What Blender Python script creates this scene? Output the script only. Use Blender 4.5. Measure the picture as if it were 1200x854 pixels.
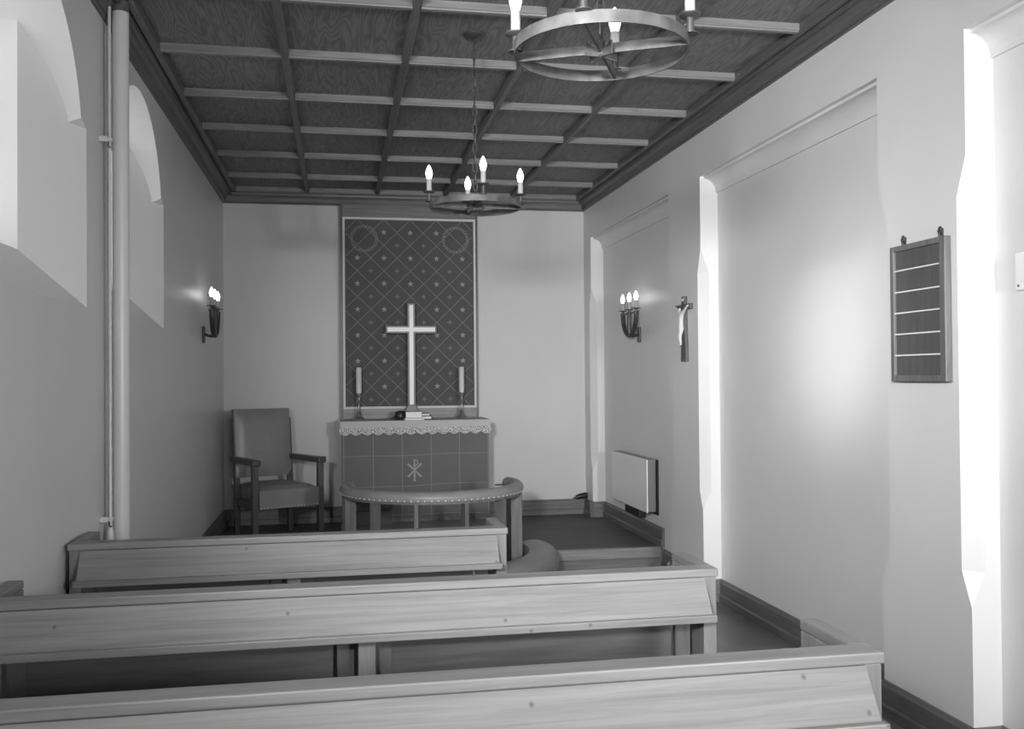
import bpy, bmesh, math, random
from mathutils import Vector, Matrix
random.seed(4)
R = math.radians
for o in list(bpy.data.objects):
    bpy.data.objects.remove(o)
SC = bpy.context.scene
COL = SC.collection

# ------------------------------------------------------------------ camera
CAM_Z = 1.5
yaw, pitch, roll, FPX = .1822, .0134, -.0081, 1107.7
fw = Vector((math.sin(yaw)*math.cos(pitch), math.cos(yaw)*math.cos(pitch), math.sin(pitch)))
rt = Vector((math.cos(yaw), -math.sin(yaw), 0)); up = rt.cross(fw)
rt, up = (rt*math.cos(roll)+up*math.sin(roll)), (up*math.cos(roll)-rt*math.sin(roll))
cd = bpy.data.cameras.new('camera'); cam = bpy.data.objects.new('camera', cd); COL.objects.link(cam)
cd.sensor_width = 36; cd.lens = FPX*36/1200; cd.clip_start = .02
cam.matrix_world = Matrix(((rt.x, up.x, -fw.x, 0), (rt.y, up.y, -fw.y, 0), (rt.z, up.z, -fw.z, CAM_Z), (0, 0, 0, 1)))
SC.camera = cam

# ------------------------------------------------------------------ world, lamps, exposure
w = bpy.data.worlds.new('world'); SC.world = w; w.use_nodes = True
w.node_tree.nodes['Background'].inputs[0].default_value = (1, 1, 1, 1)
w.node_tree.nodes['Background'].inputs[1].default_value = .35
SC.view_settings.view_transform = 'Standard'; SC.view_settings.look = 'None'
SC.view_settings.gamma = 1; SC.view_settings.use_curve_mapping = False
SC.view_settings.exposure = 0.34

def lamp(name, kind, loc, target, energy, **kw):
    d = bpy.data.lights.new(name, kind); d.energy = energy
    for k, v in kw.items(): setattr(d, k, v)
    o = bpy.data.objects.new(name, d); COL.objects.link(o); o.location = loc
    o.rotation_euler = (Vector(target)-Vector(loc)).to_track_quat('-Z', 'Y').to_euler()
    return o
# daylight enters through the high windows of the left wall (lit panes, built below); one photographer's
# flood lamp stands right of the camera, a narrow one throws the soft patch on the middle niche; left and rear fills are added
lamp('flood_lamp', 'AREA', (2.0, -1.3, 1.8), (1.4, 9, 1.3), 41, shape='DISK', size=.3, spread=R(110))
lamp('rear_fill_light', 'AREA', (1.5, -5.9, 2.0), (1.1, 9, 1.4), 28, shape='RECTANGLE', size=1.3, size_y=1.5, spread=R(100))  # added soft fill from behind; the rear wall has no window
lamp('left_fill_lamp', 'AREA', (-.85, -.7, 2.2), (2.5, 6.6, 1.62), 29, shape='DISK', size=.4, spread=R(50))  # added fill, aimed over the pews to brighten the niche wall
lamp('spot_lamp', 'AREA', (-.75, .55, 2.2), (2.5, 4.46, 1.68), 1.1, shape='RECTANGLE', size=.40, size_y=.85, spread=R(10))

# ------------------------------------------------------------------ materials (all neutral: the photograph is monochrome)
def g3(v): return (v, v, v, 1)
def mat(name, v, rough=.5, spec=.5, bump=None, metallic=0, vary=0, vscale=3):
    m = bpy.data.materials.new(name); m.use_nodes = True
    nt = m.node_tree; b = nt.nodes['Principled BSDF']
    b.inputs['Base Color'].default_value = g3(v); b.inputs['Roughness'].default_value = rough
    b.inputs['Specular IOR Level'].default_value = spec; b.inputs['Metallic'].default_value = metallic
    if vary:
        tc = nt.nodes.new('ShaderNodeTexCoord'); n = nt.nodes.new('ShaderNodeTexNoise'); n.inputs['Scale'].default_value = vscale
        n.inputs['Detail'].default_value = 5
        r = nt.nodes.new('ShaderNodeMapRange'); r.inputs[1].default_value = .3; r.inputs[2].default_value = .7
        r.inputs[3].default_value = v*(1-vary); r.inputs[4].default_value = v*(1+vary)
        nt.links.new(tc.outputs['Object'], n.inputs['Vector']); nt.links.new(n.outputs[0], r.inputs[0]); nt.links.new(r.outputs[0], b.inputs['Base Color'])
    if bump:
        tc = nt.nodes.new('ShaderNodeTexCoord'); n = nt.nodes.new('ShaderNodeTexNoise'); n.inputs['Scale'].default_value = bump[0]
        n.inputs['Detail'].default_value = 4
        bp = nt.nodes.new('ShaderNodeBump'); bp.inputs['Strength'].default_value = bump[1]; bp.inputs['Distance'].default_value = .004
        nt.links.new(tc.outputs['Object'], n.inputs['Vector']); nt.links.new(n.outputs[0], bp.inputs['Height']); nt.links.new(bp.outputs[0], b.inputs['Normal'])
    return m
def wood(name, dark, light, stretch=(1, 14, 14), scale=2.2, rough=.42, knots=0, contour=0, spec=.4, kn_axis=(1, 0, 1)):
    m = bpy.data.materials.new(name); m.use_nodes = True
    nt = m.node_tree; L = nt.links; b = nt.nodes['Principled BSDF']; N = nt.nodes.new
    b.inputs['Roughness'].default_value = rough; b.inputs['Specular IOR Level'].default_value = spec
    tc = N('ShaderNodeTexCoord'); oi = N('ShaderNodeObjectInfo')
    ad = N('ShaderNodeVectorMath'); ad.operation = 'ADD'
    sc = N('ShaderNodeVectorMath'); sc.operation = 'SCALE'; sc.inputs['Scale'].default_value = 17
    cb = N('ShaderNodeCombineXYZ')
    for i in range(3): L.new(oi.outputs['Random'], cb.inputs[i])
    L.new(cb.outputs[0], sc.inputs[0]); L.new(tc.outputs['Object'], ad.inputs[0]); L.new(sc.outputs[0], ad.inputs[1])
    mp = N('ShaderNodeMapping'); mp.inputs['Scale'].default_value = stretch; L.new(ad.outputs[0], mp.inputs['Vector'])
    n = N('ShaderNodeTexNoise'); n.inputs['Scale'].default_value = scale; n.inputs['Detail'].default_value = 8; n.inputs['Roughness'].default_value = .65
    n.inputs['Distortion'].default_value = .6
    L.new(mp.outputs[0], n.inputs['Vector'])
    src = n.outputs[0]
    if contour:
        mlt = N('ShaderNodeMath'); mlt.operation = 'MULTIPLY'; mlt.inputs[1].default_value = contour
        n2 = N('ShaderNodeTexNoise'); n2.inputs['Scale'].default_value = scale*.5; n2.inputs['Detail'].default_value = 2.5; L.new(mp.outputs[0], n2.inputs['Vector'])
        L.new(n2.outputs[0], mlt.inputs[0])
        s = N('ShaderNodeMath'); s.operation = 'PINGPONG'; s.inputs[1].default_value = 1; L.new(mlt.outputs[0], s.inputs[0])
        mx = N('ShaderNodeMath'); mx.operation = 'MULTIPLY_ADD'; mx.inputs[1].default_value = .45; L.new(s.outputs[0], mx.inputs[0])
        m3 = N('ShaderNodeMath'); m3.operation = 'MULTIPLY'; m3.inputs[1].default_value = .55; L.new(n.outputs[0], m3.inputs[0]); L.new(m3.outputs[0], mx.inputs[2])
        src = mx.outputs[0]
    r = N('ShaderNodeMapRange'); r.inputs[1].default_value = .28; r.inputs[2].default_value = .72; r.inputs[3].default_value = dark; r.inputs[4].default_value = light
    L.new(src, r.inputs[0]); out = r.outputs[0]
    if knots:
        v = N('ShaderNodeTexVoronoi'); v.inputs['Scale'].default_value = knots; fl = N('ShaderNodeVectorMath'); fl.operation = 'MULTIPLY'; fl.inputs[1].default_value = kn_axis; L.new(ad.outputs[0], fl.inputs[0]); v.voronoi_dimensions = '2D'; sp_ = N('ShaderNodeSeparateXYZ'); cb2 = N('ShaderNodeCombineXYZ'); L.new(fl.outputs[0], sp_.inputs[0]); L.new(sp_.outputs[0], cb2.inputs[0]); L.new(sp_.outputs[2], cb2.inputs[1]); L.new(cb2.outputs[0], v.inputs['Vector'])
        k = N('ShaderNodeMapRange'); k.inputs[1].default_value = .006; k.inputs[2].default_value = .026; k.inputs[3].default_value = .5; k.inputs[4].default_value = 1
        L.new(v.outputs['Distance'], k.inputs[0])
        mu = N('ShaderNodeMath'); mu.operation = 'MULTIPLY'; L.new(out, mu.inputs[0]); L.new(k.outputs[0], mu.inputs[1]); out = mu.outputs[0]
    L.new(out, b.inputs['Base Color'])
    bp = N('ShaderNodeBump'); bp.inputs['Strength'].default_value = .12; bp.inputs['Distance'].default_value = .002
    L.new(n.outputs[0], bp.inputs['Height']); L.new(bp.outputs[0], b.inputs['Normal'])
    return m
def glow(name, strength):
    m = bpy.data.materials.new(name); m.use_nodes = True; b = m.node_tree.nodes['Principled BSDF']
    b.inputs['Base Color'].default_value = g3(.9); b.inputs['Emission Color'].default_value = g3(1); b.inputs['Emission Strength'].default_value = strength
    return m
def lace_mat():
    m = mat('lace', .62, .8, .1); nt = m.node_tree; b = nt.nodes['Principled BSDF']
    tc = nt.nodes.new('ShaderNodeTexCoord'); v = nt.nodes.new('ShaderNodeTexVoronoi'); v.feature = 'DISTANCE_TO_EDGE'; v.inputs['Scale'].default_value = 62
    r = nt.nodes.new('ShaderNodeMapRange'); r.inputs[1].default_value = .13; r.inputs[2].default_value = .2; r.inputs[3].default_value = 1; r.inputs[4].default_value = .25
    nt.links.new(tc.outputs['Object'], v.inputs['Vector']); nt.links.new(v.outputs['Distance'], r.inputs[0]); nt.links.new(r.outputs[0], b.inputs['Alpha'])
    return m
P_WALL = mat('wall_paint', .66, .38, .5, bump=(55, .10), vary=.03, vscale=1.6)
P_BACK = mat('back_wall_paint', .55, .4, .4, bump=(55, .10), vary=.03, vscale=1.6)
P_REVEAL = mat('wall_paint_lit_reveal', .70, .55, .3, bump=(60, .05))  # same paint as the walls, lightened to carry window light on the reveals
PIPE = mat('pipe_paint', .60, .35, .5, bump=(60, .04))
PINE = wood('pew_pine', .16, .265, (.8, 24, 24), 2.2, .36, knots=3.4)
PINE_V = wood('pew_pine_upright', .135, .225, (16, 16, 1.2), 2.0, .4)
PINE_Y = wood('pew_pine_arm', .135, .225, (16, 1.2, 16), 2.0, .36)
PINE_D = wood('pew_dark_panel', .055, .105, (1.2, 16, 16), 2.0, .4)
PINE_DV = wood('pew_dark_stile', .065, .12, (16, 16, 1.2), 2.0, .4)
PLY = wood('ceiling_plywood', .115, .20, (6.5, .85, 1), 2.6, .5, contour=30)
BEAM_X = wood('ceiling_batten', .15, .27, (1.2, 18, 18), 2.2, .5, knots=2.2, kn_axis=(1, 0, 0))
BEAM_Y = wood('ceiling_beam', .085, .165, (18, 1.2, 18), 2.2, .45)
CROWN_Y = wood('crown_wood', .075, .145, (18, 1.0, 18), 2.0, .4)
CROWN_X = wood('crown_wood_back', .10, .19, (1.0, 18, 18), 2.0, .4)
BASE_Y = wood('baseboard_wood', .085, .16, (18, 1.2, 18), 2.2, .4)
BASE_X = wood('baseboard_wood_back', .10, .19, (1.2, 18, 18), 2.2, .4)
DARKWOOD = wood('dark_oak', .045, .085, (12, 12, 1.5), 2.2, .35)
CHAIRWOOD = wood('chair_oak', .06, .11, (12, 12, 1.5), 2.2, .35)
OAK = wood('oak', .10, .18, (14, 14, 1.2), 2.2, .4)
OAK_X = wood('oak_plank', .15, .26, (1.2, 14, 14), 2.2, .4)
FLOOR = mat('linoleum', .135, .34, .5, vary=.18, vscale=5, bump=(30, .05))
CARPET = wood('platform_flooring', .06, .115, (1.2, 10, 10), 1.6, .6)
LEATHER = mat('grey_leather', .215, .38, .5, bump=(160, .12), vary=.08, vscale=6)
RAILPAD = mat('rail_leather', .24, .4, .5, bump=(160, .12), vary=.08, vscale=6)
STUD = mat('brass_stud', .75, .25, .8)
BRASS = mat('brass', .30, .35, .5, metallic=.7)
IRON = mat('wrought_iron', .06, .45, .5, metallic=.4, vary=.4, vscale=25, bump=(40, .3))
STEEL = mat('brushed_iron_band', .095, .5, .4, metallic=.3, vary=.35, vscale=22, bump=(35, .3))
WAX = mat('candle_wax', .62, .5, .4)
TUBE = mat('candle_sleeve', .34, .5, .4)
BULB = glow('bulb_glass', 3.2)
BLUE = mat('altarpiece_fabric', .105, .85, .15, bump=(300, .2), vary=.05, vscale=4)
FRONT = mat('frontal_fabric', .15, .85, .15, bump=(300, .2), vary=.05, vscale=4)
THREAD = mat('embroidery_thread', .24, .8, .2)
THREAD_L = mat('pale_embroidery', .34, .8, .2)
GILT = mat('pale_border', .60, .5, .4)
INLAY = mat('white_inlay', .80, .35, .5)
CROSSWOOD = mat('cross_wood', .14, .4, .5)
LINEN = mat('linen', .50, .85, .1, bump=(250, .15))
LACE = lace_mat()
PAPER = mat('paper', .85, .7, .2)
BLACK = mat('black_leather', .015, .4, .5)
DARKBOOK = mat('dark_cloth_binding', .05, .6, .3)
HASSOCK = mat('hassock_fabric', .085, .9, .1, bump=(200, .3))
ENAMEL = mat('white_enamel', .80, .35, .5)
HSIDE = mat('heater_side', .20, .4, .5)
HBACK = mat('heater_back', .02, .6, .3)
PLASTIC = mat('white_plastic', .85, .3, .5)
BOARD = wood('board_face', .075, .115, (14, 14, 1.2), 2.4, .5)
BOARDF = wood('board_frame', .10, .19, (14, 14, 1.2), 2.4, .4)
IVORY = mat('ivory_figure', .55, .5, .4)
PANE = glow('dim_frosted_pane', 1.0); PANE2 = glow('boosted_frosted_pane', 10)  # unseen panes behind the viewer glow stronger, boosted to fill the room

# ------------------------------------------------------------------ mesh builder
class MB:
    def __init__(s): s.v = []; s.f = []
    def add(s, v, f):
        n = len(s.v); s.v += [tuple(p) for p in v]; s.f += [tuple(i+n for i in q) for q in f]; return s
    def box(s, x0, x1, y0, y1, z0, z1):
        return s.add([(x, y, z) for z in (z0, z1) for y in (y0, y1) for x in (x0, x1)],
                     [(0, 2, 3, 1), (4, 5, 7, 6), (0, 1, 5, 4), (2, 6, 7, 3), (0, 4, 6, 2), (1, 3, 7, 5)])
    def quad(s, a, b, c, d): return s.add([a, b, c, d], [(0, 1, 2, 3)])
    def tri(s, a, b, c): return s.add([a, b, c], [(0, 1, 2)])
    def loft(s, secs, closed=True, caps=True):
        n = len(secs[0]); v = [p for q in secs for p in q]; f = []
        for i in range(len(secs)-1):
            for j in range(n if closed else n-1):
                a = i*n+j; b = i*n+(j+1) % n; f.append((a, b, b+n, a+n))
        if caps and closed: f += [tuple(range(n))[::-1], tuple(range((len(secs)-1)*n, len(secs)*n))]
        return s.add(v, f)
    def prism(s, poly, fn, a, b):      # poly of 2-D points, fn(u, v, t) -> 3-D
        return s.loft([[fn(u, v, a) for u, v in poly], [fn(u, v, b) for u, v in poly]])
    def lathe(s, prof, c=(0, 0, 0), n=20):
        secs = [[(c[0]+r*math.cos(2*math.pi*k/n), c[1]+r*math.sin(2*math.pi*k/n), c[2]+z) for k in range(n)] for r, z in prof]
        return s.loft(secs)
    def tube(s, path, r, n=8, closed=False, sx=1):
        P = [Vector(p) for p in path]; m = len(P); secs = []
        prev = None
        for i in range(m):
            if closed: t = P[(i+1) % m]-P[i-1]
            else: t = P[min(i+1, m-1)]-P[max(i-1, 0)]
            t.normalize()
            ref = prev if prev is not None else (Vector((0, 0, 1)) if abs(t.z) < .9 else Vector((1, 0, 0)))
            a = (ref-t*ref.dot(t)).normalized(); b = t.cross(a); prev = a
            rr = r[i] if isinstance(r, (list, tuple)) else r
            secs.append([tuple(P[i]+a*rr*math.cos(2*math.pi*k/n)+b*rr*sx*math.sin(2*math.pi*k/n)) for k in range(n)])
        if closed: secs.append(secs[0])
        return s.loft(secs, caps=not closed)
    def build(s, name, m, parent=None, smooth=False, bevel=0, label=None, segs=2):
        me = bpy.data.meshes.new(name); me.from_pydata(s.v, [], s.f); me.update()
        bm = bmesh.new(); bm.from_mesh(me)
        if smooth or bevel: bmesh.ops.remove_doubles(bm, verts=bm.verts, dist=1e-6)
        bmesh.ops.recalc_face_normals(bm, faces=bm.faces); bm.to_mesh(me); bm.free()
        me.materials.append(m)
        o = bpy.data.objects.new(name, me); COL.objects.link(o)
        if parent: o.parent = parent
        if smooth:
            for p in me.polygons: p.use_smooth = True
            me.set_sharp_from_angle(angle=R(40))
        if bevel:
            b = o.modifiers.new('bevel', 'BEVEL'); b.width = bevel; b.segments = segs; b.limit_method = 'ANGLE'
        if label: o['label'] = label
        return o
def thing(name, label, cat, loc=(0, 0, 0), rz=0, group=None):
    o = bpy.data.objects.new(name, None); COL.objects.link(o); o.location = loc; o.rotation_euler = (0, 0, rz); o.empty_display_size = .1
    return tag(o, label, cat, group)
def tag(o, label, cat, group=None, kind=None):
    o['label'] = label; o['category'] = cat
    if group: o['group'] = group
    if kind: o['kind'] = kind
    return o
def struct(o, label, cat): return tag(o, label, cat, None, 'structure')

# ------------------------------------------------------------------ the room
XL, XR, XN = -1.03, 2.384, 2.509         # left wall, pier faces on the right, back of the niches
YB, YR = 9.0, -6.1                        # wall behind the altar, wall behind the camera
ZC, ZBEAM, ZP = 3.12, 3.212, 3.255        # bottom of the crown, of the ceiling beams, the ceiling panels
YS, ZS = 7.09, .163                       # front and top of the altar platform

m = MB(); m.box(XL-.4, XN+.2, YR-.2, YB+.2, -.12, 0)
struct(m.build('floor', FLOOR), 'dark grey linoleum floor of the nave', 'floor')
pl = bpy.data.objects.new('platform', None); COL.objects.link(pl)
struct(pl, 'low dark platform under the altar and the armchair', 'platform')
MB().box(XL, XN, YS+.012, YB, .0, ZS-.02).build('platform_riser', BASE_X, pl)
MB().box(XL, XN, YS+.05, YB, ZS-.02, ZS).build('platform_surface', CARPET, pl)
MB().box(XL, XN-.03, YS-.008, YS+.05, ZS-.08, ZS+.001).build('platform_edge_board', OAK_X, pl, bevel=.005)

m = MB(); m.box(XL-.3, XN+.2, YB, YB+.15, 0, ZP+.02)
struct(m.build('wall_back', P_BACK), 'smooth grey wall behind the altar', 'wall')
m = MB(); m.box(XL-.3, XN+.2, YR-.15, YR, 0, ZP+.02)
struct(m.build('wall_rear', P_BACK), 'plain wall behind the viewer', 'wall')

# right wall: piers with stop-chamfered corners, shallow niches with coved heads
ZH, ZCV = 2.83, 2.722
NICHES = [(6.575, 8.742), (3.855, 5.965), (1.15, 3.255)]
m = MB()
m.quad((XR, YR, ZH), (XR, YB, ZH), (XR, YB, ZP+.02), (XR, YR, ZP+.02))
piers = [(8.742, YB), (5.965, 6.575), (3.255, 3.855), (YR, 1.15)]
CH = .058
for ya, yb in piers:
    ends = (ya > YR+.1, yb < YB-.1)
    secs = []
    for z, c in ((0, 0), (.595, 0), (.735, CH), (2.19, CH), (2.345, 0), (ZH, 0)):
        ca = c if ends[0] else 0; cb_ = c if ends[1] else 0
        secs.append([(XN+.1, ya, z), (XR+ca, ya, z), (XR, ya+ca, z), (XR, yb-cb_, z), (XR+cb_, yb, z), (XN+.1, yb, z)])
    m.loft(secs, closed=False)
for ya, yb in NICHES:
    prof = [(XN, 0), (XN, ZCV)]
    a, b = XN-.012-(XR+.03), ZH-.015-ZCV
    prof.append((XN-.012, ZCV))
    for k in range(1, 10):
        t = math.pi/2*k/9
        prof.append((XR+.03+a*math.cos(t), ZCV+b*math.sin(t)))
    prof += [(XR+.03, ZH), (XR, ZH)]
    m.loft([[(x, ya, z) for x, z in prof], [(x, yb, z) for x, z in prof]], closed=False)
struct(m.build('wall_right', P_WALL), 'pale painted wall with shallow coved niches between chamfered piers', 'wall')

# left wall with three splayed arched window openings
WIN = [-1.83, -.05, 1.73, 3.51, 5.29]
RA, ZA, HW, IW, DX = .63, 2.413, .69, .405, .18
ZSI, ZSO, ZSPR = 2.007, 1.805, 2.553
def arcz(dy): return ZA+math.sqrt(max(RA*RA-dy*dy, 0))
ADY = .608
def arcs(n=28):
    t0 = math.asin(ADY/RA)
    return [(RA*math.sin(-t0+2*t0*k/n), ZA+RA*math.cos(-t0+2*t0*k/n)) for k in range(n+1)]
m = MB(); mr = MB(); TOP = ZP+.02
edges = [YR]+[e for c in WIN for e in (c-HW, c+HW)]+[YB]
for i in range(0, len(edges), 2):
    m.quad((XL, edges[i], 0), (XL, edges[i+1], 0), (XL, edges[i+1], TOP), (XL, edges[i], TOP))
SP = (HW-IW)/DX
XI = XL-DX; XG = XI-.15
def xspl(dy): return XL-max(0, min(DX, (HW-abs(dy))/SP))
for c in WIN:
    m.quad((XL, c-HW, 0), (XL, c+HW, 0), (XL, c+HW, ZSO), (XL, c-HW, ZSO))
    A = arcs()
    outl = [(-HW, ZSPR)]+A+[(HW, ZSPR)]
    for (d0, z0), (d1, z1) in zip(outl, outl[1:]):
        m.quad((XL, c+d0, z0), (XL, c+d1, z1), (XL, c+d1, TOP), (XL, c+d0, TOP))
    # barrel soffit, cut by the splays
    for (d0, z0), (d1, z1) in zip(A, A[1:]):
        x0 = xspl(d0) if abs(d0) > IW else XG; x1 = xspl(d1) if abs(d1) > IW else XG
        mr.quad((XL, c+d0, z0), (XL, c+d1, z1), (x1, c+d1, z1), (x0, c+d0, z0))
    for s in (-1, 1):
        q = [(d, z) for d, z in A if d*s >= IW-.03]
        q.sort(key=lambda t: -abs(t[0]))
        zi = arcz(IW)
        pts = [(XL, c+s*HW, ZSO), (XL, c+s*HW, ZSPR), (xspl(ADY), c+s*ADY, 2.558)]
        pts += [(xspl(d), c+d, z) for d, z in q if abs(d) > IW and abs(d) < ADY-.001]+[(XI, c+s*IW, zi), (XI, c+s*IW, ZSI)]
        mr.add(pts, [tuple(range(len(pts)))])
        mr.tri((XL, c+s*HW, ZSPR), (XL, c+s*ADY, arcz(ADY)), (xspl(ADY), c+s*ADY, 2.558))
        mr.tri((XL, c+s*ADY, arcz(ADY)), (xspl(ADY), c+s*ADY, arcz(ADY)), (xspl(ADY), c+s*ADY, 2.558))
        mr.quad((XI, c+s*IW, ZSI), (XI, c+s*IW, zi+.02), (XG, c+s*IW, zi+.02), (XG, c+s*IW, ZSI))
    mr.quad((XL, c-HW, ZSO), (XL, c+HW, ZSO), (XI, c+IW, ZSI), (XI, c-IW, ZSI))
    mr.quad((XI, c-IW, ZSI), (XI, c+IW, ZSI), (XG, c+IW, ZSI), (XG, c-IW, ZSI))
wl = struct(m.build('wall_left', P_WALL), 'grey painted wall with deep splayed arched window openings', 'wall')
mr.build('window_reveal', P_REVEAL, wl, label='splayed reveals and sloping sills, wall paint lightened for window light')
wlabels = {5.29: 'arched frosted window partly hidden behind the thick pipe', 3.51: 'arched frosted window cut by the left edge of the picture', 1.73: 'arched frosted window beside the viewer', -.05: 'arched frosted window just behind the viewer', -1.83: 'arched frosted window farthest behind the viewer'}
for i, c in enumerate(sorted(WIN, reverse=True)):
    wo = bpy.data.objects.new('window_%d' % (i+1), None); COL.objects.link(wo); wo.location = (XG, c, ZSI)
    struct(wo, wlabels[c], 'window')
    inner = [(IW*math.sin(-math.pi/2+math.pi*k/24), 0) for k in range(25)]
    poly = [(-IW, 0), (IW, 0)]+[(d, arcz(d)-ZSI) for d in [IW*(1-2*k/20) for k in range(21)]]
    MB().prism(poly, lambda u, v, t: (t, u, v), -.022, -.012).build('pane', PANE if c > 3 else PANE2, wo)
    fr = MB(); cpt = (0, .5)
    out = poly; inn = [(u*.9, .5+(v-.5)*.93) for u, v in poly]
    for k in range(len(out)):
        j = (k+1) % len(out)
        fr.add([(x, u, v) for x in (-.012, .02) for u, v in (out[k], out[j], inn[j], inn[k])],
               [(4, 5, 6, 7), (2, 3, 7, 6), (0, 1, 5, 4)])
    fr.box(-.012, .015, -.02, .02, .03, 1.03); fr.box(-.012, .015, -.43, .43, .5, .535)
    fr.build('window_frame', PLASTIC, wo)

# ceiling
ce = bpy.data.objects.new('ceiling', None); COL.objects.link(ce); struct(ce, 'dark plywood ceiling divided into panels by thin wooden battens', 'ceiling')
MB().box(XL-.3, XN+.2, YR-.15, YB+.15, ZP+.012, ZP+.12).build('ceiling_backing', PLY, ce)
GX = [-.901, -.269, .371, 1.007, 1.652, 2.277]
GY = [4.38+.78*k for k in range(-13, 6)]+[8.885]
BW = .022
def shared(o, name, loc, parent):
    c = o.copy(); c.name = name; COL.objects.link(c); c.location = loc; c.parent = parent; return c
proto = {}
for i in range(5):
    for j in range(len(GY)-1):
        key = (round(GX[i+1]-GX[i], 3), round(GY[j+1]-GY[j], 3))
        loc = ((GX[i]+GX[i+1])/2, (GY[j]+GY[j+1])/2, ZP)
        if key not in proto:
            hx, hy = key[0]/2, key[1]/2
            o = MB().box(-hx, hx, -hy, hy, 0, .012).build('panel', PLY, ce); o.location = loc; proto[key] = o
        else: shared(proto[key], 'panel', loc, ce)
for i in range(1, 5):
    b = MB(); x = GX[i]
    prof = [(-BW, ZP), (-BW, ZBEAM+.012), (-BW+.006, ZBEAM+.008), (-BW+.008, ZBEAM), (BW-.008, ZBEAM), (BW-.006, ZBEAM+.008), (BW, ZBEAM+.012), (BW, ZP)]
    b.loft([[(x+u, YR, z) for u, z in prof], [(x+u, YB-.06, z) for u, z in prof]])
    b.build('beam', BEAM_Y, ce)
for j in range(len(GY)):
    for i in range(5):
        x0 = GX[i]+(BW if i else 0)-.002; x1 = GX[i+1]-(BW if i < 4 else 0)+.002; y = GY[j]
        prof = [(-BW, ZP), (-BW, ZBEAM+.010), (-BW+.006, ZBEAM+.007), (-BW+.008, ZBEAM+.001), (BW-.008, ZBEAM+.001), (BW-.006, ZBEAM+.007), (BW, ZBEAM+.010), (BW, ZP)]
        b = MB(); b.loft([[(x0, y+u, z) for u, z in prof], [(x1, y+u, z) for u, z in prof]])
        b.build('batten', BEAM_X, ce)
CRP = [(d, ZC+z) for d, z in ((0, 0), (.012, 0), (.017, .007), (.013, .014), (.025, .018), (.029, .030), (.036, .052), (.050, .070), (.066, .078), (.066, .068), (.084, .068), (.086, .100), (.096, .100), (.098, .086), (.122, .086), (.130, .094), (.130, ZP+.01-ZC), (0, ZP+.01-ZC))]
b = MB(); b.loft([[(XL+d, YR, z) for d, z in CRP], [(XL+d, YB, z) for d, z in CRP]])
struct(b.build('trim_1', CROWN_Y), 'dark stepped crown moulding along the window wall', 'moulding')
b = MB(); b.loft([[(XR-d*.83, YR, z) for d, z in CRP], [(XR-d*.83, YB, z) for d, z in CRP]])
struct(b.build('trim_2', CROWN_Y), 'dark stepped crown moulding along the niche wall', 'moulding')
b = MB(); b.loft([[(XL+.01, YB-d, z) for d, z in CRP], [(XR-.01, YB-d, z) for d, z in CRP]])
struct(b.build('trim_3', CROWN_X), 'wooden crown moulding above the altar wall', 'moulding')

# baseboards
def base_run(o, p, q, nrm, z0, h, mt):
    p = Vector(p); q = Vector(q); nv = Vector(nrm); t = (q-p).normalized()
    prof = [(0, 0), (.034, 0), (.034, .045), (.028, .05), (.022, .052), (.022, h-.02), (.016, h-.012), (.012, h), (0, h)]
    b = MB()
    b.loft([[(c.x+nv.x*d, c.y+nv.y*d, z0+z) for d, z in prof] for c in (p, q)])
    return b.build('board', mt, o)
def base(name, label, runs):
    o = bpy.data.objects.new(name, None); COL.objects.link(o); struct(o, label, 'baseboard')
    for p, q, n, z0, h, mt in runs: base_run(o, p, q, n, z0, h, mt)
h = .145
runs = []
runs += [((XR, YB), (XR, 8.742-.034), (-1, 0), ZS, h, BASE_Y), ((XR-.034, 8.742), (XN, 8.742), (0, -1), ZS, h, BASE_X), ((XN, 8.742), (XN, YS-.012), (-1, 0), ZS, h, BASE_Y),
         ((XN, YS-.01), (XN, 6.575), (-1, 0), 0, h, BASE_Y), ((XN, 6.575), (XR-.034, 6.575), (0, 1), 0, h, BASE_X), ((XR, 6.609), (XR, 5.931), (-1, 0), 0, h, BASE_Y),
         ((XR-.034, 5.965), (XN, 5.965), (0, -1), 0, h, BASE_X), ((XN, 5.965), (XN, 3.855), (-1, 0), 0, h, BASE_Y), ((XN, 3.855), (XR-.034, 3.855), (0, 1), 0, h, BASE_X),
         ((XR, 3.889), (XR, 3.221), (-1, 0), 0, h, BASE_Y), ((XR-.034, 3.255), (XN, 3.255), (0, -1), 0, h, BASE_X), ((XN, 3.255), (XN, 1.15), (-1, 0), 0, h, BASE_Y), ((XR, 1.15), (XR, YR), (-1, 0), 0, h, BASE_Y)]
base('baseboard_right', 'dark wooden baseboard stepping in and out along the niche wall', runs)
base('baseboard_back', 'wooden baseboard of the altar wall', [((XL, YB), (.06, YB), (0, -1), ZS, h, BASE_X), ((1.32, YB), (XR, YB), (0, -1), ZS, h, BASE_X)])
base('baseboard_left', 'dark wooden baseboard below the windows', [((XL, YS), (XL, YB), (1, 0), ZS, h, BASE_Y), ((XL, YR), (XL, YS), (1, 0), 0, h, BASE_Y)])

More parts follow.
